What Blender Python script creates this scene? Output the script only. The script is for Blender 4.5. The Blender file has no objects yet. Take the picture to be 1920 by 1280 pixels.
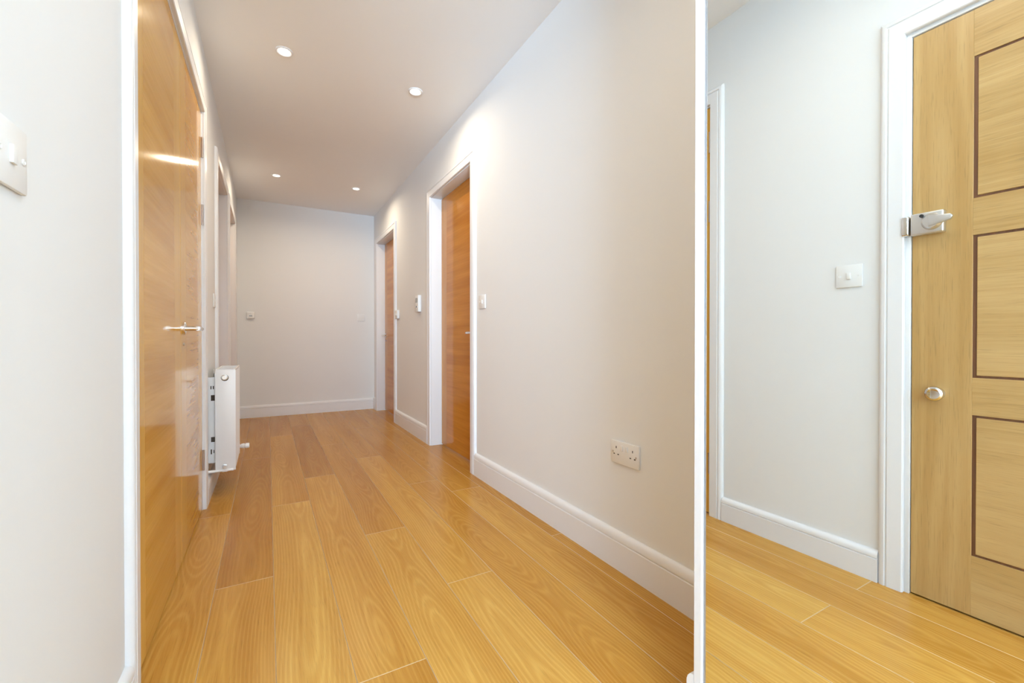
import bpy, bmesh, math, random
from mathutils import Vector

random.seed(7)
scene = bpy.context.scene
col = scene.collection

# ------------------------------------------------------------------ camera
EYE = 0.883
cd = bpy.data.cameras.new('camera')
cam = bpy.data.objects.new('camera', cd)
col.objects.link(cam)
cam.location = (0, 0, EYE)
cam.rotation_euler = (math.radians(90 - 0.35), 0, math.radians(-29.42))
cd.sensor_fit = 'HORIZONTAL'
cd.sensor_width = 36.0
cd.lens = 812.0 / 1920.0 * 36.0
cd.clip_start = 0.01
scene.camera = cam

# ------------------------------------------------------------------ world, added window light, exposure
world = bpy.data.worlds.new('overcast_sky')
scene.world = world
world.use_nodes = True
bg = world.node_tree.nodes['Background']
bg.inputs['Color'].default_value = (0.80, 0.90, 1.0, 1)
bg.inputs['Strength'].default_value = 1.5
scene.view_settings.view_transform = 'Standard'
scene.view_settings.look = 'None'
scene.view_settings.gamma = 1.0
scene.view_settings.use_curve_mapping = False
scene.view_settings.exposure = 0.04
scene.cycles.blur_glossy = 1.0            # steadier indirect light
scene.cycles.sample_clamp_indirect = 4.0

YB = -4.80            # wall with the added window, behind the camera
XL, XR = -0.295, 1.178
YE = 5.655
YP = -0.62            # where the hallway opens into the added room behind the camera
XW = -2.40            # left side of that room
H = 2.435
XM = 0.820            # face of the sliding mirror
WIN_FILL = 1750.0            # added light behind the made-up window
LAMP = 4.8           # each downlight

win_l = bpy.data.lights.new('window_fill', 'AREA')
win_l.shape = 'RECTANGLE'
win_l.size, win_l.size_y = 1.95, 1.60
win_l.energy = WIN_FILL
win_l.color = (0.56, 0.775, 1.0)
wo = bpy.data.objects.new('window_fill', win_l)
col.objects.link(wo)
wo.location = (-1.32, YB - 0.16, 1.43)
wo.rotation_euler = (math.radians(154), 0, 0)      # added fill light, tipped steeply up to brighten the ceiling

# ------------------------------------------------------------------ materials
def new_mat(name):
    m = bpy.data.materials.new(name)
    m.use_nodes = True
    nt = m.node_tree
    b = nt.nodes['Principled BSDF']
    return m, nt, b

def plain(name, rgb, rough=0.5, metal=0.0, bump=0.0, bscale=60.0, coat=0.0, vary=0.0):
    m, nt, b = new_mat(name)
    b.inputs['Base Color'].default_value = (*rgb, 1)
    b.inputs['Roughness'].default_value = rough
    b.inputs['Metallic'].default_value = metal
    b.inputs['Coat Weight'].default_value = coat
    if bump or vary:
        tc = nt.nodes.new('ShaderNodeTexCoord')
        n = nt.nodes.new('ShaderNodeTexNoise')
        n.inputs['Scale'].default_value = bscale
        n.inputs['Detail'].default_value = 3
        nt.links.new(tc.outputs['Object'], n.inputs['Vector'])
        if bump:
            bp = nt.nodes.new('ShaderNodeBump')
            bp.inputs['Strength'].default_value = bump
            bp.inputs['Distance'].default_value = 0.001
            nt.links.new(n.outputs['Fac'], bp.inputs['Height'])
            nt.links.new(bp.outputs['Normal'], b.inputs['Normal'])
        if vary:
            r = nt.nodes.new('ShaderNodeMapRange')
            r.inputs['To Min'].default_value = rough - vary
            r.inputs['To Max'].default_value = rough + vary
            nt.links.new(n.outputs['Fac'], r.inputs['Value'])
            nt.links.new(r.outputs['Result'], b.inputs['Roughness'])
    return m

def wood(name, axis, dark, light, rough=0.3, coat=0.0, ring=46.0, streak=1.0, tint=False, cathedral=1.0, spec=0.5, pith=0.05, bump=0.12, pores=0.80, ringamt=0.15):
    """Procedural oak, grain running along the object's own axis X, Y or Z."""
    m, nt, b = new_mat(name)
    N, L = nt.nodes, nt.links
    def node(t, **kw):
        n = N.new(t)
        for k, v in kw.items():
            setattr(n, k, v)
        return n
    def math_(op, a, c=None):
        n = node('ShaderNodeMath', operation=op)
        for i, v in enumerate((a, c)):
            if v is None:
                continue
            if isinstance(v, (int, float)):
                n.inputs[i].default_value = v
            else:
                L.new(v, n.inputs[i])
        return n.outputs[0]
    tc = node('ShaderNodeTexCoord')
    oi = node('ShaderNodeObjectInfo')
    sep = node('ShaderNodeSeparateXYZ')
    L.new(tc.outputs['Object'], sep.inputs[0])
    ax = {'X': ('X', 'Z', 'Y'), 'Y': ('Y', 'X', 'Z'), 'Z': ('Z', 'Y', 'X')}[axis]
    g, w, d = (sep.outputs[k] for k in ax)
    off = math_('MULTIPLY', oi.outputs['Random'], 37.0)
    g = math_('ADD', g, off)
    def noise(gs, ws, detail=2.0, rgh=0.5, shift=0.0):
        cb = node('ShaderNodeCombineXYZ')
        L.new(math_('MULTIPLY', g, gs), cb.inputs[0])
        L.new(math_('ADD', math_('MULTIPLY', w, ws), shift), cb.inputs[1])
        L.new(math_('MULTIPLY', d, ws), cb.inputs[2])
        n = node('ShaderNodeTexNoise')
        n.inputs['Scale'].default_value = 1.0
        n.inputs['Detail'].default_value = detail
        n.inputs['Roughness'].default_value = rgh
        L.new(cb.outputs[0], n.inputs['Vector'])
        return n.outputs['Fac']
    broad = noise(0.7, 9.0, 2.0)
    fine = noise(3.0, 130.0, 5.0, 0.65)
    mid = noise(1.3, 26.0, 3.0, 0.55, 5.0)
    pore = noise(14.0, 420.0, 2.0, 0.5)
    wob = noise(0.55, 0.3, 1.0, 0.4, 3.0)
    wob2 = noise(1.1, 1.2, 1.0, 0.5, 11.0)
    # growth rings cut lengthways: distance from a wandering pith line
    cw = math_('ADD', w, math_('MULTIPLY', math_('SUBTRACT', wob, 0.5), 0.22))
    cdp = math_('ADD', math_('MULTIPLY', math_('SUBTRACT', wob2, 0.25), 0.11 * cathedral), pith)
    r = math_('SQRT', math_('ADD', math_('MULTIPLY', cw, cw), math_('MULTIPLY', cdp, cdp)))
    ph = math_('ADD', math_('MULTIPLY', r, ring * 6.283), math_('MULTIPLY', fine, 2.2))
    rings = math_('ADD', math_('MULTIPLY', math_('SINE', ph), 0.5), 0.5)
    rings = math_('POWER', rings, 2.2)
    f = math_('ADD', math_('MULTIPLY', rings, ringamt * streak), math_('ADD', math_('MULTIPLY', fine, 0.36 * streak), math_('MULTIPLY', mid, 0.42 * streak)))
    f = math_('ADD', f, math_('MULTIPLY', broad, 0.55))
    f = math_('SUBTRACT', f, 0.16 + 0.28 * streak)
    ramp = node('ShaderNodeValToRGB')
    ramp.color_ramp.elements[0].position = 0.12
    ramp.color_ramp.elements[0].color = (*dark, 1)
    ramp.color_ramp.elements[1].position = 0.72
    ramp.color_ramp.elements[1].color = (*light, 1)
    L.new(f, ramp.inputs['Fac'])
    colr = ramp.outputs['Color']
    pm = node('ShaderNodeMapRange')
    pm.inputs['From Min'].default_value = 0.30
    pm.inputs['From Max'].default_value = 0.42
    pm.inputs['To Min'].default_value = pores
    pm.inputs['To Max'].default_value = 1.0
    L.new(pore, pm.inputs['Value'])
    mx = node('ShaderNodeMix', data_type='RGBA', blend_type='MULTIPLY')
    mx.inputs['Factor'].default_value = 1.0
    L.new(colr, mx.inputs['A'])
    L.new(pm.outputs['Result'], mx.inputs['B'])
    colr = mx.outputs['Result']
    if tint:
        mt = node('ShaderNodeMix', data_type='RGBA', blend_type='MULTIPLY')
        mt.inputs['Factor'].default_value = 1.0
        L.new(colr, mt.inputs['A'])
        L.new(oi.outputs['Color'], mt.inputs['B'])
        colr = mt.outputs['Result']
    L.new(colr, b.inputs['Base Color'])
    b.inputs['Roughness'].default_value = rough
    b.inputs['Specular IOR Level'].default_value = spec
    b.inputs['Coat Weight'].default_value = coat
    b.inputs['Coat Roughness'].default_value = 0.08
    bp = node('ShaderNodeBump')
    bp.inputs['Strength'].default_value = bump
    bp.inputs['Distance'].default_value = 0.0006
    L.new(fine, bp.inputs['Height'])
    L.new(bp.outputs['Normal'], b.inputs['Normal'])
    return m

M = {}
M['wall'] = plain('wall_paint', (0.825, 0.832, 0.832), 0.85, bump=0.08, bscale=220)
M['ceiling'] = plain('ceiling_paint', (0.925, 0.935, 0.945), 0.9, bump=0.06, bscale=220)
M['gloss'] = plain('white_satin_paint', (0.84, 0.845, 0.86), 0.32)
M['gloss'].node_tree.nodes['Principled BSDF'].inputs['Specular IOR Level'].default_value = 0.22
M['plastic'] = plain('white_plastic', (0.85, 0.855, 0.85), 0.42)
M['rad'] = plain('radiator_enamel', (0.90, 0.905, 0.915), 0.25)
M['chrome'] = plain('polished_chrome', (0.80, 0.79, 0.77), 0.14, 1.0, vary=0.03, bscale=30)
M['satin'] = plain('satin_silver', (0.72, 0.72, 0.72), 0.32, 0.9, vary=0.05, bscale=40)
M['dark'] = plain('dark_grey_plastic', (0.03, 0.03, 0.032), 0.4)
M['gap_shade'] = plain('dark_gap_shade', (0.05, 0.035, 0.025), 0.8)  # dark for bracket slots and for the shadow painted round the vent
M['alu'] = plain('grey_aluminium', (0.38, 0.37, 0.37), 0.35, 0.8)
M['bulbglow'] = None
M['brass'] = plain('brushed_steel_hinge', (0.46, 0.40, 0.36), 0.35, 0.85)
M['screen'] = plain('lcd_screen', (0.36, 0.38, 0.37), 0.2)
M['subfloor'] = plain('subfloor', (0.42, 0.26, 0.12), 0.8)
M['inlay'] = wood('walnut_inlay', 'Z', (0.13, 0.050, 0.020), (0.22, 0.095, 0.042), 0.45)
DK, LT = (0.45, 0.205, 0.030), (0.69, 0.395, 0.088)
M['oak_h'] = wood('oak_veneer_horizontal', 'Y', (0.57, 0.265, 0.024), (0.86, 0.50, 0.100), 0.095, ring=18, streak=1.25, cathedral=0.4, spec=0.32, bump=0.0, pores=1.0, ringamt=0.02)
M['oak_v'] = wood('oak_veneer_vertical', 'Z', (0.66, 0.35, 0.055), (0.87, 0.53, 0.125), 0.095, ring=26, streak=0.7, cathedral=0.4, spec=0.32, bump=0.0, pores=1.0, ringamt=0.02)
M['warm_lit_h'] = wood('oak_veneer_horizontal_warm_lit', 'Y', (0.48, 0.175, 0.012), (0.80, 0.36, 0.042), 0.12, ring=18, streak=1.2, cathedral=0.4, spec=0.25, bump=0.0, pores=1.0, ringamt=0.02)  # left doors' oak again, deepened to imitate warm light on recessed doors
M['warm_lit_v'] = wood('oak_veneer_vertical_warm_lit', 'Z', (0.54, 0.23, 0.034), (0.76, 0.40, 0.085), 0.12, ring=26, streak=0.7, cathedral=0.4, spec=0.4, bump=0.0, pores=1.0, ringamt=0.02)  # stiles of that oak, warm light likewise put into the colour
M['ent_h'] = wood('pale_oak_horizontal', 'Y', (0.44, 0.26, 0.085), (0.66, 0.45, 0.20), 0.35, ring=30, streak=1.0, cathedral=0.5)
M['ent_v'] = wood('pale_oak_vertical', 'Z', (0.46, 0.27, 0.090), (0.66, 0.45, 0.20), 0.35, ring=34, streak=0.9, cathedral=0.5)
M['plank'] = wood('oak_plank', 'Y', DK, LT, 0.27, ring=120, streak=1.0, tint=True, cathedral=1.6, spec=0.20, pith=0.012)
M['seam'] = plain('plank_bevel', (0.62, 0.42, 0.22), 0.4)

mm, nt, b = new_mat('mirror_silver')
b.inputs['Base Color'].default_value = (0.90, 0.925, 0.915, 1)
b.inputs['Metallic'].default_value = 1.0
b.inputs['Roughness'].default_value = 0.0
M['mirror'] = mm

mm, nt, b = new_mat('lamp_glow')
b.inputs['Base Color'].default_value = (1, 1, 1, 1)
b.inputs['Emission Color'].default_value = (1, 0.93, 0.82, 1)
b.inputs['Emission Strength'].default_value = 6.0
M['glow'] = mm

mm, nt, b = new_mat('window_glass')
out = nt.nodes['Material Output']
tr = nt.nodes.new('ShaderNodeBsdfTransparent')
gl = nt.nodes.new('ShaderNodeBsdfGlossy')
gl.inputs['Roughness'].default_value = 0.02
ms = nt.nodes.new('ShaderNodeMixShader')
ms.inputs[0].default_value = 0.08
nt.links.new(tr.outputs[0], ms.inputs[1])
nt.links.new(gl.outputs[0], ms.inputs[2])
nt.links.new(ms.outputs[0], out.inputs['Surface'])
M['glass'] = mm

# ------------------------------------------------------------------ mesh helpers (all in world coordinates)
WLOC = {}

class MB:
    def __init__(self):
        self.bm = bmesh.new()
    def box(self, x0, x1, y0, y1, z0, z1, bevel=0.0, seg=2):
        x0, x1 = min(x0, x1), max(x0, x1)
        y0, y1 = min(y0, y1), max(y0, y1)
        z0, z1 = min(z0, z1), max(z0, z1)
        bm = self.bm
        v = [bm.verts.new(p) for p in ((x0, y0, z0), (x1, y0, z0), (x1, y1, z0), (x0, y1, z0),
                                       (x0, y0, z1), (x1, y0, z1), (x1, y1, z1), (x0, y1, z1))]
        fs = [bm.faces.new([v[i] for i in q]) for q in
              ((3, 2, 1, 0), (4, 5, 6, 7), (0, 1, 5, 4), (1, 2, 6, 5), (2, 3, 7, 6), (3, 0, 4, 7))]
        if bevel:
            es = {e for f in fs for e in f.edges}
            bmesh.ops.bevel(bm, geom=list(es), offset=bevel, segments=seg, affect='EDGES', profile=0.5)
        return self
    def lathe(self, p, axis, prof, n=24):
        """prof: (distance along axis, radius) pairs."""
        bm = self.bm
        a = Vector(axis).normalized()
        u = a.orthogonal().normalized()
        w = a.cross(u)
        p = Vector(p)
        rings = []
        for t, r in prof:
            c = p + a * t
            if r <= 1e-6:
                rings.append([bm.verts.new(c)])
            else:
                rings.append([bm.verts.new(c + (u * math.cos(k * 2 * math.pi / n) + w * math.sin(k * 2 * math.pi / n)) * r) for k in range(n)])
        for A, B in zip(rings, rings[1:]):
            if len(A) == 1 and len(B) == 1:
                continue
            for k in range(n):
                k2 = (k + 1) % n
                if len(A) == 1:
                    bm.faces.new((A[0], B[k2], B[k]))
                elif len(B) == 1:
                    bm.faces.new((A[k], A[k2], B[0]))
                else:
                    bm.faces.new((A[k], A[k2], B[k2], B[k]))
        if len(rings[0]) > 1:
            bm.faces.new(list(reversed(rings[0])))
        if len(rings[-1]) > 1:
            bm.faces.new(rings[-1])
        return self
    def cyl(self, p0, p1, r, n=20):
        p0, p1 = Vector(p0), Vector(p1)
        return self.lathe(p0, p1 - p0, [(0, r), ((p1 - p0).length, r)], n)
    def tube(self, pts, r, n=12):
        bm = self.bm
        pts = [Vector(p) for p in pts]
        rings = []
        up = None
        for i, p in enumerate(pts):
            t = (pts[min(i + 1, len(pts) - 1)] - pts[max(i - 1, 0)]).normalized()
            if up is None:
                up = t.orthogonal().normalized()
            else:
                up = (up - t * up.dot(t)).normalized()
            w = t.cross(up)
            rings.append([bm.verts.new(p + (up * math.cos(k * 2 * math.pi / n) + w * math.sin(k * 2 * math.pi / n)) * r) for k in range(n)])
        for A, B in zip(rings, rings[1:]):
            for k in range(n):
                bm.faces.new((A[k], A[(k + 1) % n], B[(k + 1) % n], B[k]))
        bm.faces.new(list(reversed(rings[0])))
        bm.faces.new(rings[-1])
        return self
    def sweep(self, rows):
        """rows: profile points, each a list of path positions; closed profile, capped ends."""
        bm = self.bm
        V = [[bm.verts.new(p) for p in r] for r in rows]
        n, m = len(V), len(V[0])
        for i in range(n):
            A, B = V[i], V[(i + 1) % n]
            for j in range(m - 1):
                bm.faces.new((A[j], A[j + 1], B[j + 1], B[j]))
        bm.faces.new([V[i][0] for i in range(n)])
        bm.faces.new([V[i][-1] for i in reversed(range(n))])
        return self
    def prism(self, pts, vec):
        bm = self.bm
        vec = Vector(vec)
        A = [bm.verts.new(p) for p in pts]
        B = [bm.verts.new(Vector(p) + vec) for p in pts]
        n = len(A)
        bm.faces.new(list(reversed(A)))
        bm.faces.new(B)
        for k in range(n):
            bm.faces.new((A[k], A[(k + 1) % n], B[(k + 1) % n], B[k]))
        return self
    def build(self, name, mat, parent=None, smooth=True, mats=None, kind=None):
        bm = self.bm
        bmesh.ops.recalc_face_normals(bm, faces=bm.faces)
        xs = [v.co for v in bm.verts]
        lo = Vector((min(v.x for v in xs), min(v.y for v in xs), min(v.z for v in xs)))
        hi = Vector((max(v.x for v in xs), max(v.y for v in xs), max(v.z for v in xs)))
        o0 = Vector(((lo.x + hi.x) / 2, (lo.y + hi.y) / 2, lo.z))
        bmesh.ops.translate(bm, verts=bm.verts, vec=-o0)
        me = bpy.data.meshes.new(name)
        bm.to_mesh(me)
        bm.free()
        if smooth:
            me.polygons.foreach_set('use_smooth', [True] * len(me.polygons))
            me.set_sharp_from_angle(angle=math.radians(32))
        for m_ in (mats or [mat]):
            me.materials.append(m_)
        ob = bpy.data.objects.new(name, me)
        col.objects.link(ob)
        WLOC[ob] = o0
        if parent is not None:
            ob.parent = parent
            ob.location = o0 - WLOC[parent]
        else:
            ob.location = o0
        if kind:
            ob['kind'] = kind
        return ob

def empty(name, loc, label=None, cat=None, group=None, kind=None):
    o = bpy.data.objects.new(name, None)
    o.empty_display_size = 0.05
    col.objects.link(o)
    o.location = loc
    WLOC[o] = Vector(loc)
    if label:
        o['label'] = label
    if cat:
        o['category'] = cat
    if group:
        o['group'] = group
    if kind:
        o['kind'] = kind
    return o

def tag(o, label, cat, group=None, kind=None):
    o['label'] = label
    o['category'] = cat
    if group:
        o['group'] = group
    if kind:
        o['kind'] = kind
    return o

# ------------------------------------------------------------------ setting: openings
HD = 2.050                      # top of the door openings
ENT_T = 1.935
WT = 0.13                       # wall thickness
# (y0, y1, top) clear openings
LEFT_OPEN = [(-0.322, 0.642, ENT_T), (1.400, 2.730, HD), (3.430, 4.205, HD), (4.450, 5.200, HD)]
RIGHT_OPEN = [(2.628, 3.450, HD), (4.620, 5.455, HD)]

def wall_mesh(x0, x1, ya, yb, opens):
    m = MB()
    y = ya
    for (a, b_, t) in opens:
        m.box(x0, x1, y, a, 0, H)
        m.box(x0, x1, a, b_, t, H)
        y = b_
    m.box(x0, x1, y, yb, 0, H)
    return m

o = wall_mesh(XL - WT, XL, YP, YE, LEFT_OPEN).build('wall_left', M['wall'], kind='structure', smooth=False)
tag(o, 'off-white painted wall with the front door and cupboard doors', 'wall', kind='structure')
o = wall_mesh(XR, XR + WT, YB, YE, RIGHT_OPEN).build('wall_right', M['wall'], kind='structure', smooth=False)
tag(o, 'off-white painted wall with the double socket and two recessed doors', 'wall', kind='structure')
o = MB().box(XL - WT, XR + WT, YE, YE + WT, 0, H).build('wall_end', M['wall'], smooth=False)
tag(o, 'off-white painted wall closing the end of the hallway', 'wall', kind='structure')
WX0, WX1, WZ0, WZ1 = -2.32, -0.32, 0.60, 2.25
m = MB()
m.box(XW - WT, WX0, YB - WT, YB, 0, H).box(WX1, XR + WT, YB - WT, YB, 0, H)
m.box(WX0, WX1, YB - WT, YB, 0, WZ0).box(WX0, WX1, YB - WT, YB, WZ1, H)
o = m.build('wall_back', M['wall'], smooth=False)
tag(o, 'off-white painted wall with an added wide window', 'wall', kind='structure')
o = MB().box(XW - WT, XW, YB, YP + WT, 0, H).build('wall_room_left', M['wall'], smooth=False)  # added unseen room, widened so window light reaches the right wall
tag(o, 'off-white painted side wall of the added room behind the hallway', 'wall', kind='structure')
o = MB().box(XW, XL - WT, YP, YP + WT, 0, H).build('wall_partition', M['wall'], smooth=False)  # added with the room; keeps direct window light off the left wall
tag(o, 'off-white painted partition of the added room beside the front door, facing the window', 'wall', kind='structure')
o = MB().box(XW - WT, XR + WT, YB - WT, YE + WT, H, H + 0.10).build('ceiling', M['ceiling'], smooth=False)
tag(o, 'plain white plastered hallway ceiling', 'ceiling', kind='structure')

# floor and its planks
PT = 0.014
fl = MB().box(XW - WT, XR + WT, YB - WT, YE + WT, -0.06, -PT).build('floor', M['subfloor'], smooth=False)
tag(fl, 'golden oak plank floor running the length of the hallway', 'floor', kind='structure')
SEAM0, PW, PL = 0.0165, 0.1815, 1.872
JOINT = {-3: 0.9, -2: 2.62 - 0.02, -1: 1.835, 0: 2.600, 1: 1.155, 2: 2.017, 3: 1.470, 4: 0.72, 5: 2.35, 6: 1.60}
TONE = {  # (row, index of the plank counted from its joint): brightness
    (-2, -1): 1.06, (-2, 0): 0.86, (-2, 1): .92,
    (-1, -1): 0.98, (-1, 0): 0.78, (-1, 1): 0.84,
    (0, -1): 1.20, (0, 0): 0.98, (0, 1): .9,
    (1, -1): 0.98, (1, 0): 1.05, (1, 1): 0.76, (1, -2): .9,
    (2, -1): 1.14, (2, 0): 0.88, (2, 1): 0.98, (2, -2): 1.02,
    (3, -1): 1.16, (3, 0): 1.10, (3, 1): 0.92,
    (4, -1): 0.95, (4, 0): 0.92, (4, 1): 0.90,
    (5, -1): 1.02, (5, 0): 0.94, (5, 1): 0.96,
    (6, -1): 0.90, (6, 0): 0.86, (6, 1): 0.90,
}
def plank_mesh(name, x0, x1, y0, y1):
    """A board with a fine bevel along its upper edges; bevel faces take the second material."""
    bv, g = 0.0013, 0.0002
    x0 += g; x1 -= g; y0 += g; y1 -= g
    cx, cy = (x0 + x1) / 2, (y0 + y1) / 2
    hx, hy = (x1 - x0) / 2, (y1 - y0) / 2
    zb, zm, zt = -PT, -bv * 0.8, 0.0
    V = [(-hx, -hy, zb), (hx, -hy, zb), (hx, hy, zb), (-hx, hy, zb),
         (-hx, -hy, zm), (hx, -hy, zm), (hx, hy, zm), (-hx, hy, zm),
         (-hx + bv, -hy + bv, zt), (hx - bv, -hy + bv, zt), (hx - bv, hy - bv, zt), (-hx + bv, hy - bv, zt)]
    F = [(3, 2, 1, 0), (8, 9, 10, 11)]
    F += [(k, (k + 1) % 4, 4 + (k + 1) % 4, 4 + k) for k in range(4)]
    F += [(4 + k, 4 + (k + 1) % 4, 8 + (k + 1) % 4, 8 + k) for k in range(4)]
    me = bpy.data.meshes.new(name)
    me.from_pydata(V, [], F)
    me.materials.append(M['plank'])
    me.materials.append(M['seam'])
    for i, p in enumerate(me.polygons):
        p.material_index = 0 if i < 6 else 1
    me.update()
    return me, (cx, cy)
shared = {}
for r in range(-14, 7):
    xa = SEAM0 + r * PW
    xb = xa + PW
    xa, xb = max(xa, XW), min(xb, XR + WT)
    if r in JOINT:
        j = JOINT[r]
    else:
        j = random.uniform(0.3, 2.1)
    yend = YE if xb > XL - WT else YP
    k = math.floor((YB - j) / PL)
    while j + k * PL < yend:
        ya, yb = max(j + k * PL, YB), min(j + (k + 1) * PL, yend)
        if yb - ya > 0.02:
            key = (round(xb - xa, 4), round(yb - ya, 4))
            if key in shared:
                me = shared[key]
                cx, cy = (xa + xb) / 2, (ya + yb) / 2
            else:
                me, (cx, cy) = plank_mesh('plank', xa, xb, ya, yb)
                shared[key] = me
            p = bpy.data.objects.new('plank', me)
            col.objects.link(p)
            p.parent = fl
            p.location = Vector((cx, cy, 0)) - WLOC[fl]
            t = TONE.get((r, k), random.uniform(0.86, 1.08))
            wrm = (1.0 - t) * 0.8
            p.color = (t * (1 + wrm * 0.5), t, t * (1 - wrm), 1)
        k += 1

# ------------------------------------------------------------------ mouldings
ARCH = [(0, 0), (0, 0.013), (0.003, 0.016), (0.043, 0.018), (0.0455, 0.0145), (0.0485, 0.0145), (0.051, 0.018),
        (0.059, 0.0178), (0.065, 0.0150), (0.069, 0.0100), (0.070, 0.004), (0.070, 0)]
SKIRT = [(0, 0), (0, 0.018), (0.106, 0.018), (0.1085, 0.0145), (0.1115, 0.0145), (0.114, 0.018), (0.126, 0.0178),
         (0.135, 0.0150), (0.142, 0.0100), (0.145, 0.0040), (0.145, 0)]

def arch_rows(side, y0, y1, zt, wide=1.0):
    rows = []
    for w, d in ARCH:
        w *= wide
        x = XL + d if side == 'L' else XR - d
        rows.append([(x, y0 - w, 0), (x, y0 - w, zt + w), (x, y1 + w, zt + w), (x, y1 + w, 0)])
    return rows

def skirt(name, side, a0, a1, label):
    rows = []
    hs = {'L': 0.113, 'R': 0.144, 'E': 0.136}.get(side, 0.144) / 0.145
    for z, d in SKIRT:
        z *= hs
        if side == 'L':
            rows.append([(XL + d, a0, z), (XL + d, a1, z)])
        elif side == 'R':
            rows.append([(XR - d, a0, z), (XR - d, a1, z)])
        elif side == 'E':
            rows.append([(a0, YE - d, z), (a1, YE - d, z)])
        elif side == 'B':
            rows.append([(a0, YB + d, z), (a1, YB + d, z)])
        else:                      # return beside the mirror, facing +Y
            rows.append([(a0, 0.630 + d, z), (a1, 0.630 + d, z)])
    o = MB().sweep(rows).build(name, M['gloss'])
    tag(o, label, 'baseboard', kind='structure')
    return o

AW = 0.070
skirt('baseboard_left', 'L', 0.642 + AW, 1.400 - AW, 'white skirting board below the light switch beside the front door')
skirt('baseboard_left', 'L', 2.730 + AW, 3.430 - AW, 'white skirting board behind the radiator')
skirt('baseboard_left', 'L', 4.205 + AW, 4.450 - AW, 'short white skirting board between two door frames')
skirt('baseboard_left', 'L', 5.200 + AW, YE - 0.018, 'short white skirting board running into the hallway end corner')
skirt('baseboard_left', 'L', YP, -0.322 - AW, 'short white skirting board between the front door and the room corner')
skirt('baseboard_right', 'R', 0.648, 2.628 - AW, 'long white skirting board below the double socket')
skirt('baseboard_right', 'R', 3.450 + AW, 4.620 - AW, 'white skirting board below the heating control panel')
skirt('baseboard_right', 'R', 5.455 + AW, YE - 0.018, 'short white skirting stub beside the farthest oak door')
skirt('baseboard_end', 'E', XL, XR, 'white skirting board across the hallway end wall')
skirt('baseboard_right', 'R', YB + 0.018, -1.520, 'white skirting board between the wardrobe and the window wall')
skirt('baseboard_return', 'T', 0.8135, XR - 0.018, 'white skirting board on the wardrobe end panel')
skirt('baseboard_back', 'B', XW, XR, 'white skirting board below the window')

# ------------------------------------------------------------------ doors
def lining(parent, side, y0, y1, zt, depth, jt=0.006):
    """Door lining: two jambs and a head as separate boards, plus a stop."""
    xa, xb = (XL - depth, XL + 0.001) if side == 'L' else (XR - 0.001, XR + depth)
    MB().box(xa, xb, y0, y0 + jt, 0, zt, 0.0008).build('jamb', M['gloss'], parent)
    MB().box(xa, xb, y1 - jt, y1, 0, zt, 0.0008).build('jamb', M['gloss'], parent)
    MB().box(xa, xb, y0 + jt, y1 - jt, zt - jt, zt, 0.0008).build('head_lining', M['gloss'], parent)

def lever(parent, xface, dirx, y, z, diry):
    m = MB()
    m.lathe((xface, y, z), (dirx, 0, 0), [(0, 0.0255), (0.006, 0.0255), (0.008, 0.0235), (0.0085, 0.0105), (0.040, 0.0095), (0.050, 0.0095)], 24)
    xb = xface + dirx * 0.049
    m.tube([(xb, y - diry * 0.008, z), (xb, y + diry * 0.02, z), (xb, y + diry * 0.10, z), (xb - dirx * 0.003, y + diry * 0.120, z), (xb - dirx * 0.010, y + diry * 0.130, z)], 0.0088, 14)
    return m.build('door_handle', M['chrome'], parent)

def hinge(parent, x, dirx, y, z, s=1):
    m = MB()
    m.cyl((x, y, z - 0.052), (x, y, z + 0.052), 0.0050, 14)
    for q in (-0.0312, -0.0104, 0.0104, 0.0312):
        m.cyl((x, y, z + q - 0.0007), (x, y, z + q + 0.0007), 0.0056, 14)
    m.box(x - dirx * 0.008, x - dirx * 0.002, y - 0.003, y + 0.003, z - 0.05, z + 0.05)
    return m.build('hinge', M['brass'], parent)

def flush_leaf(parent, xface, dirx, y0, y1, z0, z1, sw, handle_y=None, handle_dir=1, hinge_y=None, thick=0.042, mh='oak_h', mv='oak_v'):
    xb = xface - dirx * thick
    leaf = MB().box(xface, xb, y0 + sw, y1 - sw, z0, z1).build('leaf', M[mh], parent, smooth=False)
    MB().box(xface, xb, y0, y0 + sw, z0, z1, 0.001, 1).build('stile', M[mv], leaf, smooth=False)
    MB().box(xface, xb, y1 - sw, y1, z0, z1, 0.001, 1).build('stile', M[mv], leaf, smooth=False)
    if handle_y is not None:
        lever(leaf, xface, dirx, handle_y, 0.925, handle_dir)
        MB().lathe((xface, handle_y, 0.862), (dirx, 0, 0), [(0, 0.007), (0.003, 0.007), (0.004, 0.005)], 16).build('keyhole_cover', M['brass'], leaf)
    if hinge_y is not None:
        for z in (1.865, 1.520, 0.258):
            hinge(leaf, xface + dirx * 0.006, dirx, hinge_y, z)
    return leaf

def door(n, side, y0, y1, zt, label):
    x = XL if side == 'L' else XR
    d = empty('door_%d' % n, (x, (y0 + y1) / 2, 0), label, 'door', kind='structure')
    MB().sweep(arch_rows(side, y0, y1, zt)).build('architrave', M['gloss'], d)
    return d

# double cupboard door on the left wall, face flush with the wall
d1 = door(1, 'L', 1.400, 2.730, HD, 'glossy oak double doors with a chrome lever handle, beside the radiator')
lining(d1, 'L', 1.400, 2.730, HD, 0.10)
flush_leaf(d1, XL - 0.001, 1, 1.4085, 2.1095, 0.007, HD - 0.009, 0.125, hinge_y=1.4070)
flush_leaf(d1, XL - 0.001, 1, 2.1125, 2.7215, 0.007, HD - 0.009, 0.125, handle_y=2.168, handle_dir=1, hinge_y=2.7230)

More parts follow.
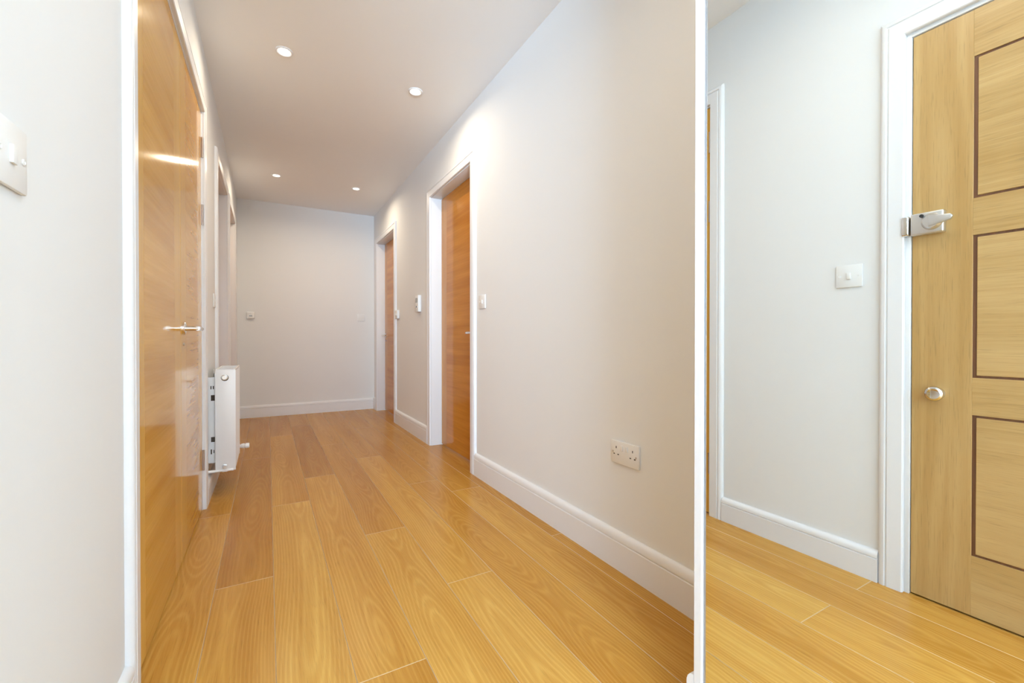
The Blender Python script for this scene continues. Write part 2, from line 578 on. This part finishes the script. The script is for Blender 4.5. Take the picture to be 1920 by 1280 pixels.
# recessed doors of the right wall
d2 = door(2, 'R', 2.628, 3.450, HD, 'recessed oak door between the light switch and the heating control panel')
lining(d2, 'R', 2.628, 3.450, HD, WT)
flush_leaf(d2, XR + 0.088, -1, 2.6365, 3.4415, 0.008, HD - 0.009, 0.115, handle_y=2.700, handle_dir=1, mh='warm_lit_h', mv='warm_lit_v')
d3 = door(3, 'R', 4.620, 5.455, HD, 'recessed oak door in the corner by the hallway end wall')
lining(d3, 'R', 4.620, 5.455, HD, WT)
flush_leaf(d3, XR + 0.088, -1, 4.6285, 5.4465, 0.008, HD - 0.009, 0.115, handle_y=5.385, handle_dir=-1, mh='warm_lit_h', mv='warm_lit_v')

# recessed doors of the left wall, past the radiator
d4 = door(4, 'L', 3.430, 4.205, HD, 'recessed door in a white frame right behind the radiator')
lining(d4, 'L', 3.430, 4.205, HD, WT)
flush_leaf(d4, XL - 0.088, 1, 3.4385, 4.1965, 0.008, HD - 0.009, 0.115, handle_y=3.500, handle_dir=1, mh='warm_lit_h', mv='warm_lit_v')
d5 = door(5, 'L', 4.450, 5.200, HD, 'recessed door in a white frame on the radiator wall, near the end wall')
lining(d5, 'L', 4.450, 5.200, HD, WT)
flush_leaf(d5, XL - 0.088, 1, 4.4585, 5.1915, 0.008, HD - 0.009, 0.115, handle_y=4.520, handle_dir=1, mh='warm_lit_h', mv='warm_lit_v')

# front door, seen in the mirror
d6 = door(6, 'L', -0.322, 0.642, ENT_T, 'pale oak front door with three inlaid panels, night latch and round knob')
lining(d6, 'L', -0.322, 0.642, ENT_T, WT, 0.0145)
xf = XL - 0.004
y0, y1, z0, z1 = -0.3045, 0.6250, 0.006, ENT_T - 0.017
core = MB().box(xf - 0.044, xf - 0.004, y0, y1, z0, z1).build('leaf', M['inlay'], d6, smooth=False)
sw, gw = 0.1475, 0.0095
pan = [(1.326, 1.772), (0.760, 1.210), (0.196, 0.642)]
for a, b_ in ((y0, y0 + sw), (y1 - sw, y1)):
    MB().box(xf - 0.006, xf, a, b_, z0, z1, 0.0008, 1).build('stile', M['ent_v'], core, smooth=False)
zs = [z1] + [q for p in pan for q in (p[1], p[0])] + [z0]
for k in range(0, len(zs), 2):
    MB().box(xf - 0.006, xf, y0 + sw, y1 - sw, zs[k + 1], zs[k], 0.0004, 1).build('rail', M['ent_h'], core, smooth=False)
for a, b_ in pan:
    MB().box(xf - 0.006, xf - 0.0006, y0 + sw + gw, y1 - sw - gw, a + gw * 0.8, b_ - gw * 0.8, 0.0012, 1).build('panel', M['ent_h'], core, smooth=False)
# night latch on the leaf, keep on the frame
m = MB()
m.box(xf, xf + 0.027, 0.5385, 0.6225, 1.233, 1.306, 0.005, 3)
m.lathe((xf + 0.026, 0.566, 1.271), (1, 0, 0), [(0, 0.0275), (0.004, 0.0275), (0.010, 0.024), (0.014, 0.021), (0.015, 0)], 28)
nl = m.build('night_latch', M['satin'], core)
m = MB()
m.prism([(xf + 0.032, 0.572, 1.290), (xf + 0.032, 0.518, 1.284), (xf + 0.032, 0.5125, 1.276), (xf + 0.032, 0.518, 1.266), (xf + 0.032, 0.572, 1.252)], (0.011, 0, 0))
bmesh.ops.bevel(m.bm, geom=list(m.bm.edges), offset=0.003, segments=2, affect='EDGES', profile=0.5)
m.build('latch_turn', M['satin'], core)
MB().cyl((xf + 0.024, 0.5925, 1.2945), (xf + 0.0315, 0.5925, 1.2945), 0.0055).build('latch_snib', M['dark'], core)
m = MB()
m.box(XL - 0.001, XL + 0.023, 0.6265, 0.6485, 1.236, 1.303, 0.006, 3)
m.build('latch_keep', M['chrome'], d6)
m = MB()
m.lathe((xf, 0.560, 0.702), (1, 0, 0), [(0, 0.0210), (0.003, 0.0210), (0.005, 0.0150), (0.008, 0.0145), (0.012, 0.0200), (0.018, 0.0242), (0.024, 0.0248), (0.029, 0.0225), (0.0325, 0.0165), (0.0305, 0.0100), (0.0300, 0.0)], 32)
m.build('door_knob', M['chrome'], core)

# ------------------------------------------------------------------ sliding mirror wardrobe
o = MB().box(0.8135, XR, 0.610, 0.630, 0, H, 0.0015, 1).build('wardrobe_end_panel', M['gloss'])
tag(o, 'tall white end panel of the wardrobe, edge beside the mirror', 'panel')
o = MB().box(0.8135, XR, -1.520, -1.500, 0, H, 0.0015, 1).build('wardrobe_end_panel', M['gloss'])
tag(o, 'tall white end panel of the wardrobe, on the window side', 'panel')
o = MB().box(0.818, 0.915, -1.500, 0.610, 0.0, 0.012, 0.001, 1).build('floor_track', M['gloss'])
tag(o, 'low white floor track under the sliding mirrors', 'track')
o = MB().box(0.818, 0.915, -1.500, 0.610, H - 0.030, H, 0.001, 1).build('ceiling_track', M['gloss'])
tag(o, 'white ceiling track above the sliding mirrors', 'track')
def mirror_door(x, ya, yb, label):
    t = empty('mirror_door', (x, (ya + yb) / 2, 0.012), label, 'mirror door')
    za, zb = 0.012, H - 0.030
    MB().box(x, x + 0.005, ya + 0.004, yb - 0.004, za + 0.004, zb - 0.004).build('mirror_glass', M['mirror'], t, smooth=False)
    MB().box(x + 0.005, x + 0.022, ya + 0.003, yb - 0.003, za + 0.003, zb - 0.003).build('backing_board', M['alu'], t, smooth=False)
    for a, b_ in ((ya, ya + 0.004), (yb - 0.004, yb)):
        MB().box(x - 0.001, x + 0.024, a, b_, za, zb).build('edge_trim', M['alu'], t, smooth=False)
    for a, b_ in ((za, za + 0.004), (zb - 0.004, zb)):
        MB().box(x - 0.001, x + 0.024, ya + 0.004, yb - 0.004, a, b_).build('edge_trim', M['alu'], t, smooth=False)
mirror_door(XM, -0.460, 0.609, 'tall sliding mirror reflecting the front door, touching the white end panel')
mirror_door(XM + 0.040, -1.499, -0.430, 'tall sliding mirror on the back track, nearest the window wall')

# ------------------------------------------------------------------ added window behind the camera, unseen, lets the fill light in
wn = empty('added_window_1', ((WX0 + WX1) / 2, YB - 0.06, WZ0), 'added wide white framed window with three panes and a sill', 'window', kind='structure')
fw = 0.05
ya, yb = YB - 0.09, YB - 0.03
cuts = [WX0 + (WX1 - WX0) * k / 3 for k in range(4)]
for k, x in enumerate(cuts):
    a = min(max(x - fw / 2, WX0), WX1 - fw)
    MB().box(a, a + fw, ya, yb, WZ0, WZ1, 0.003).build('window_frame', M['gloss'], wn)
for k in range(3):
    a = cuts[k] + (fw if k == 0 else fw / 2)
    b_ = cuts[k + 1] - (fw if k == 2 else fw / 2)
    for c, d_ in ((WZ0, WZ0 + fw), (WZ1 - fw, WZ1)):
        MB().box(a, b_, ya, yb, c, d_, 0.003).build('window_frame', M['gloss'], wn)
    MB().box(a, b_, YB - 0.064, YB - 0.056, WZ0 + fw, WZ1 - fw).build('pane', M['glass'], wn, smooth=False)
MB().box(WX0 - 0.03, WX1 + 0.03, YB - 0.03, YB + 0.05, WZ0 - 0.025, WZ0, 0.004).build('window_sill', M['gloss'], wn)

# ------------------------------------------------------------------ radiator
RX0, RX1 = XL + 0.038, XL + 0.135         # back and front of the radiator
RY0, RY1 = 2.915, 3.318
RZ0, RZ1 = 0.140, 0.712
rd = empty('radiator', ((RX0 + RX1) / 2, (RY0 + RY1) / 2, 0), 'short white panel radiator with side panels and top grille', 'radiator')
# ribbed front and back steel panels
def rib_panel(xo, dirx, name):
    m = MB()
    n = 12
    pts = []
    ys = [RY0 + 0.004 + (RY1 - RY0 - 0.008) * k / (n * 4) for k in range(n * 4 + 1)]
    prof = [0.0, 0.0, -0.006, -0.006]
    front = [(xo + dirx * prof[k % 4] if 0 < k < n * 4 else xo, y) for k, y in enumerate(ys)]
    back = [(xo - dirx * 0.014, ys[-1]), (xo - dirx * 0.014, ys[0])]
    poly = [(x, y, RZ0 + 0.012) for x, y in front + back]
    m.prism(poly, (0, 0, RZ1 - RZ0 - 0.024))
    return m.build(name, M['rad'], rd)
rib_panel(RX1, 1, 'front_panel')
rib_panel(RX0, -1, 'back_panel')
m = MB()
for k in range(14):
    y = RY0 + 0.03 + k * (RY1 - RY0 - 0.06) / 13
    m.box(RX0 + 0.016, RX1 - 0.016, y - 0.001, y + 0.001, RZ0 + 0.03, RZ1 - 0.03)
m.build('convector_fins', M['rad'], rd, smooth=False)
for y in (RY0, RY1 - 0.003):
    MB().box(RX0, RX1, y, y + 0.003, RZ0, RZ1 - 0.006, 0.001, 2).build('side_panel', M['rad'], rd)
m = MB()
m.box(RX0 + 0.001, RX0 + 0.010, RY0, RY1, RZ1 - 0.008, RZ1, 0.001, 1)
m.box(RX1 - 0.010, RX1 - 0.001, RY0, RY1, RZ1 - 0.008, RZ1, 0.001, 1)
for k in range(26):
    y = RY0 + 0.004 + k * (RY1 - RY0 - 0.012) / 25
    m.box(RX0 + 0.010, RX1 - 0.010, y, y + 0.005, RZ1 - 0.007, RZ1 - 0.001)
m.build('top_grille', M['rad'], rd, smooth=False)
xc = (RX0 + RX1) / 2 - 0.004
MB().lathe((xc + 0.0012, RY0 + 0.001, RZ1 - 0.0475), (0, -1, 0), [(0, 0.0185), (0.0016, 0.0185), (0.0016, 0)], 24).build('vent_shadow', M['gap_shade'], rd)  # dark disc set low and outward, imitating the air vent's shadow
MB().lathe((xc, RY0 + 0.001, RZ1 - 0.046), (0, -1, 0), [(0, 0.0165), (0.003, 0.0165), (0.004, 0.0135), (0.002, 0.012), (0.002, 0.009), (0.006, 0.0085), (0.006, 0.0)], 24).build('air_vent', M['satin'], rd)
MB().lathe((xc, RY0 + 0.001, RZ0 + 0.026), (0, -1, 0), [(0, 0.0135), (0.008, 0.0135), (0.009, 0.010), (0.016, 0.009), (0.016, 0.0)], 6).build('union_nut', M['satin'], rd)
# lockshield valve and pipe into the wall at the near end
m = MB()
m.cyl((RX1 - 0.012, RY0 + 0.004, RZ0 + 0.003), (XL, RY0 + 0.004, RZ0 + 0.003), 0.0078, 14)
m.cyl((xc + 0.012, RY0 + 0.004, RZ0 + 0.003), (xc - 0.012, RY0 + 0.004, RZ0 + 0.003), 0.0105, 6)
m.build('lockshield_pipe', M['rad'], rd)
# thermostatic valve at the far end, its head sticking into the hall
m = MB()
yv = RY1 + 0.026
m.tube([(xc, RY1 - 0.003, 0.180), (xc, yv, 0.180)], 0.009, 14)
m.cyl((XL, yv, 0.180), (RX1 + 0.006, yv, 0.180), 0.0105)
m.lathe((RX1 + 0.004, yv, 0.180), (1, 0, 0), [(0, 0.012), (0.004, 0.015), (0.020, 0.017), (0.022, 0.0125), (0.025, 0.0125), (0.027, 0.017), (0.046, 0.0165), (0.048, 0.014)], 20)
m.build('thermostatic_valve', M['rad'], rd)
for y in (RY0 + 0.030, RY1 - 0.050):
    m = MB()
    m.box(XL, RX0 + 0.002, y, y + 0.003, RZ0 + 0.045, RZ1 - 0.045)
    m.box(XL, XL + 0.003, y, y + 0.022, RZ0 + 0.02, RZ1 - 0.02)
    br = m.build('wall_bracket', M['rad'], rd)
    for za, zb, xa, xb in ((0.535, 0.567, 0.016, 0.034), (0.303, 0.331, 0.016, 0.034), (0.600, 0.618, 0.014, 0.019), (0.600, 0.618, 0.025, 0.030), (0.235, 0.262, 0.014, 0.020), (0.240, 0.258, 0.027, 0.031)):
        MB().box(XL + xa, XL + xb, y - 0.0006, y + 0.0006, za, zb).build('bracket_slot', M['gap_shade'], br, smooth=False)

# ------------------------------------------------------------------ switches, socket, controls
def frame_pt(side, a, z, d):
    if side == 'L':
        return (XL + d, a, z)
    if side == 'R':
        return (XR - d, a, z)
    return (a, YE - d, z)

def wbox(m, side, a0, a1, z0, z1, d0, d1, bevel=0.0, seg=2):
    p, q = frame_pt(side, a0, z0, d0), frame_pt(side, a1, z1, d1)
    m.box(p[0], q[0], p[1], q[1], p[2], q[2], bevel, seg)
    return m

def wlathe(side, a, z, d, prof, n=16):
    ax = {'L': (1, 0, 0), 'R': (-1, 0, 0), 'E': (0, -1, 0)}[side]
    return MB().lathe(frame_pt(side, a, z, d), ax, prof, n)

def switch(side, a, z, label, depth=0.007):
    t = empty('light_switch', frame_pt(side, a, z - 0.043, 0), label, 'light switch', 'white plastic light switches')
    wbox(MB(), side, a - 0.043, a + 0.043, z - 0.043, z + 0.043, 0, depth, 0.0025, 2).build('face_plate', M['plastic'], t)
    m = wbox(MB(), side, a - 0.0065, a + 0.0065, z - 0.012, z + 0.012, depth - 0.001, depth + 0.004, 0.0012, 2)
    m.build('rocker', M['plastic'], t)
    for s in (-1, 1):
        wlathe(side, a + s * 0.0302, z, depth - 0.0005, [(0, 0.0042), (0.0015, 0.0042), (0.002, 0.0030), (0.0012, 0.0022), (0.0012, 0.0)]).build('screw_cover', M['plastic'], t)
    return t

switch('L', 0.808, 1.122, 'white light switch between the front door and the oak double doors')
switch('R', 2.462, 1.116, 'white light switch before the recessed door, above the long skirting board')
switch('L', 3.285, 1.122, 'white light switch above the radiator, beside a white door frame')
switch('R', 4.490, 1.135, 'white light switch beside the corner door frame, past the heating control', 0.022)

# double socket
t = empty('double_socket', (XR, 1.212, 0.405), 'white double plug socket low on the wall near the mirror', 'socket')
wbox(MB(), 'R', 1.212 - 0.073, 1.212 + 0.073, 0.405, 0.491, 0, 0.009, 0.0025, 2).build('face_plate', M['plastic'], t)
for s in (-1, 1):
    wbox(MB(), 'R', 1.212 + s * 0.0125 - 0.006, 1.212 + s * 0.0125 + 0.006, 0.457, 0.477, 0.008, 0.0125, 0.0012, 2).build('rocker', M['plastic'], t)
    c = 1.212 + s * 0.043
    for (da, dz, wa, wz) in ((0, 0.020, 0.0020, 0.0042), (-0.011, -0.006, 0.0038, 0.0020), (0.011, -0.006, 0.0038, 0.0020)):
        wbox(MB(), 'R', c + da - wa, c + da + wa, 0.446 + dz - wz, 0.446 + dz + wz, 0.0080, 0.0094).build('pin_slot', M['dark'], t, smooth=False)
    wlathe('R', 1.212 + s * 0.0605, 0.448, 0.0085, [(0, 0.0040), (0.0015, 0.0040), (0.002, 0.003), (0.002, 0)]).build('screw', M['satin'], t)

# heating control on the right wall
t = empty('heating_control', (XR, 3.765, 1.122), 'white heating control panel with a small grey screen on the wall', 'thermostat')
body = wbox(MB(), 'R', 3.720, 3.812, 1.122, 1.268, 0, 0.028, 0.004, 3).build('casing', M['plastic'], t)
wbox(MB(), 'R', 3.737, 3.795, 1.205, 1.245, 0.0275, 0.0288).build('screen', M['screen'], t, smooth=False)
for k in range(3):
    a = 3.745 + k * 0.021
    wbox(MB(), 'R', a - 0.006, a + 0.006, 1.160, 1.176, 0.0270, 0.0305, 0.001, 1).build('button', M['dark'] if k == 1 else M['plastic'], t)

# plates of the end wall
t = empty('room_thermostat', (-0.165, YE, 1.109), 'small white room thermostat on the end wall above the radiator end', 'thermostat')
wbox(MB(), 'E', -0.203, -0.127, 1.109, 1.183, 0, 0.024, 0.004, 3).build('casing', M['plastic'], t)
wbox(MB(), 'E', -0.180, -0.150, 1.132, 1.146, 0.0235, 0.0248).build('screen', M['screen'], t, smooth=False)
wlathe('E', -0.165, 1.166, 0.0235, [(0, 0.006), (0.003, 0.006), (0.004, 0.004), (0.004, 0)]).build('button', M['plastic'], t)
t = empty('blank_plate', (1.017, YE, 1.104), 'square off-white blank plate on the end wall by the corner door', 'wall plate')
wbox(MB(), 'E', 0.974, 1.060, 1.104, 1.190, 0, 0.007, 0.0025, 2).build('face_plate', M['wall'], t)
for s in (-1, 1):
    wlathe('E', 1.017 + s * 0.0302, 1.147, 0.0065, [(0, 0.004), (0.0015, 0.004), (0.002, 0.003), (0.002, 0)]).build('screw_cover', M['wall'], t)

# ------------------------------------------------------------------ downlights
def downlight(x, y, label):
    t = empty('downlight', (x, y, H), label, 'downlight', 'round recessed ceiling downlights')
    MB().lathe((x, y, H), (0, 0, -1), [(0, 0.044), (0.003, 0.0435), (0.0055, 0.041), (0.006, 0.036), (0.004, 0.0325), (0.0008, 0.0305), (0.0005, 0.0)], 36).build('bezel', M['gloss'], t)
    MB().lathe((x, y, H - 0.0004), (0, 0, -1), [(0, 0.0275), (0.002, 0.0275), (0.003, 0.024), (0.0034, 0.0)], 32).build('lamp', M['glow'], t)
    l = bpy.data.lights.new('downlight_beam', 'AREA')
    l.shape = 'DISK'
    l.size = 0.052
    l.energy = LAMP
    l.color = (1.0, 0.85, 0.64)
    l.spread = math.radians(165)
    lo = bpy.data.objects.new('downlight_beam', l)
    col.objects.link(lo)
    lo.parent = t
    lo.location = (0, 0, -0.0075)
for x, y, lab in ((0.082, 2.650, 'round ceiling downlight above the oak double doors'),
                  (0.812, 2.672, 'round ceiling downlight above the light switch and the wider recessed door'),
                  (0.076, 4.690, 'round ceiling downlight near the end wall, on the radiator side'),
                  (0.800, 4.700, 'round ceiling downlight near the end wall, by the corner door'),
                  (0.440, 0.640, 'round ceiling downlight between the front door and the mirror'),
                  (0.270, -1.380, 'round ceiling downlight above the wardrobe mirror on the back track'),
                  (0.440, -3.400, 'round ceiling downlight near the window')):
    downlight(x, y, lab)
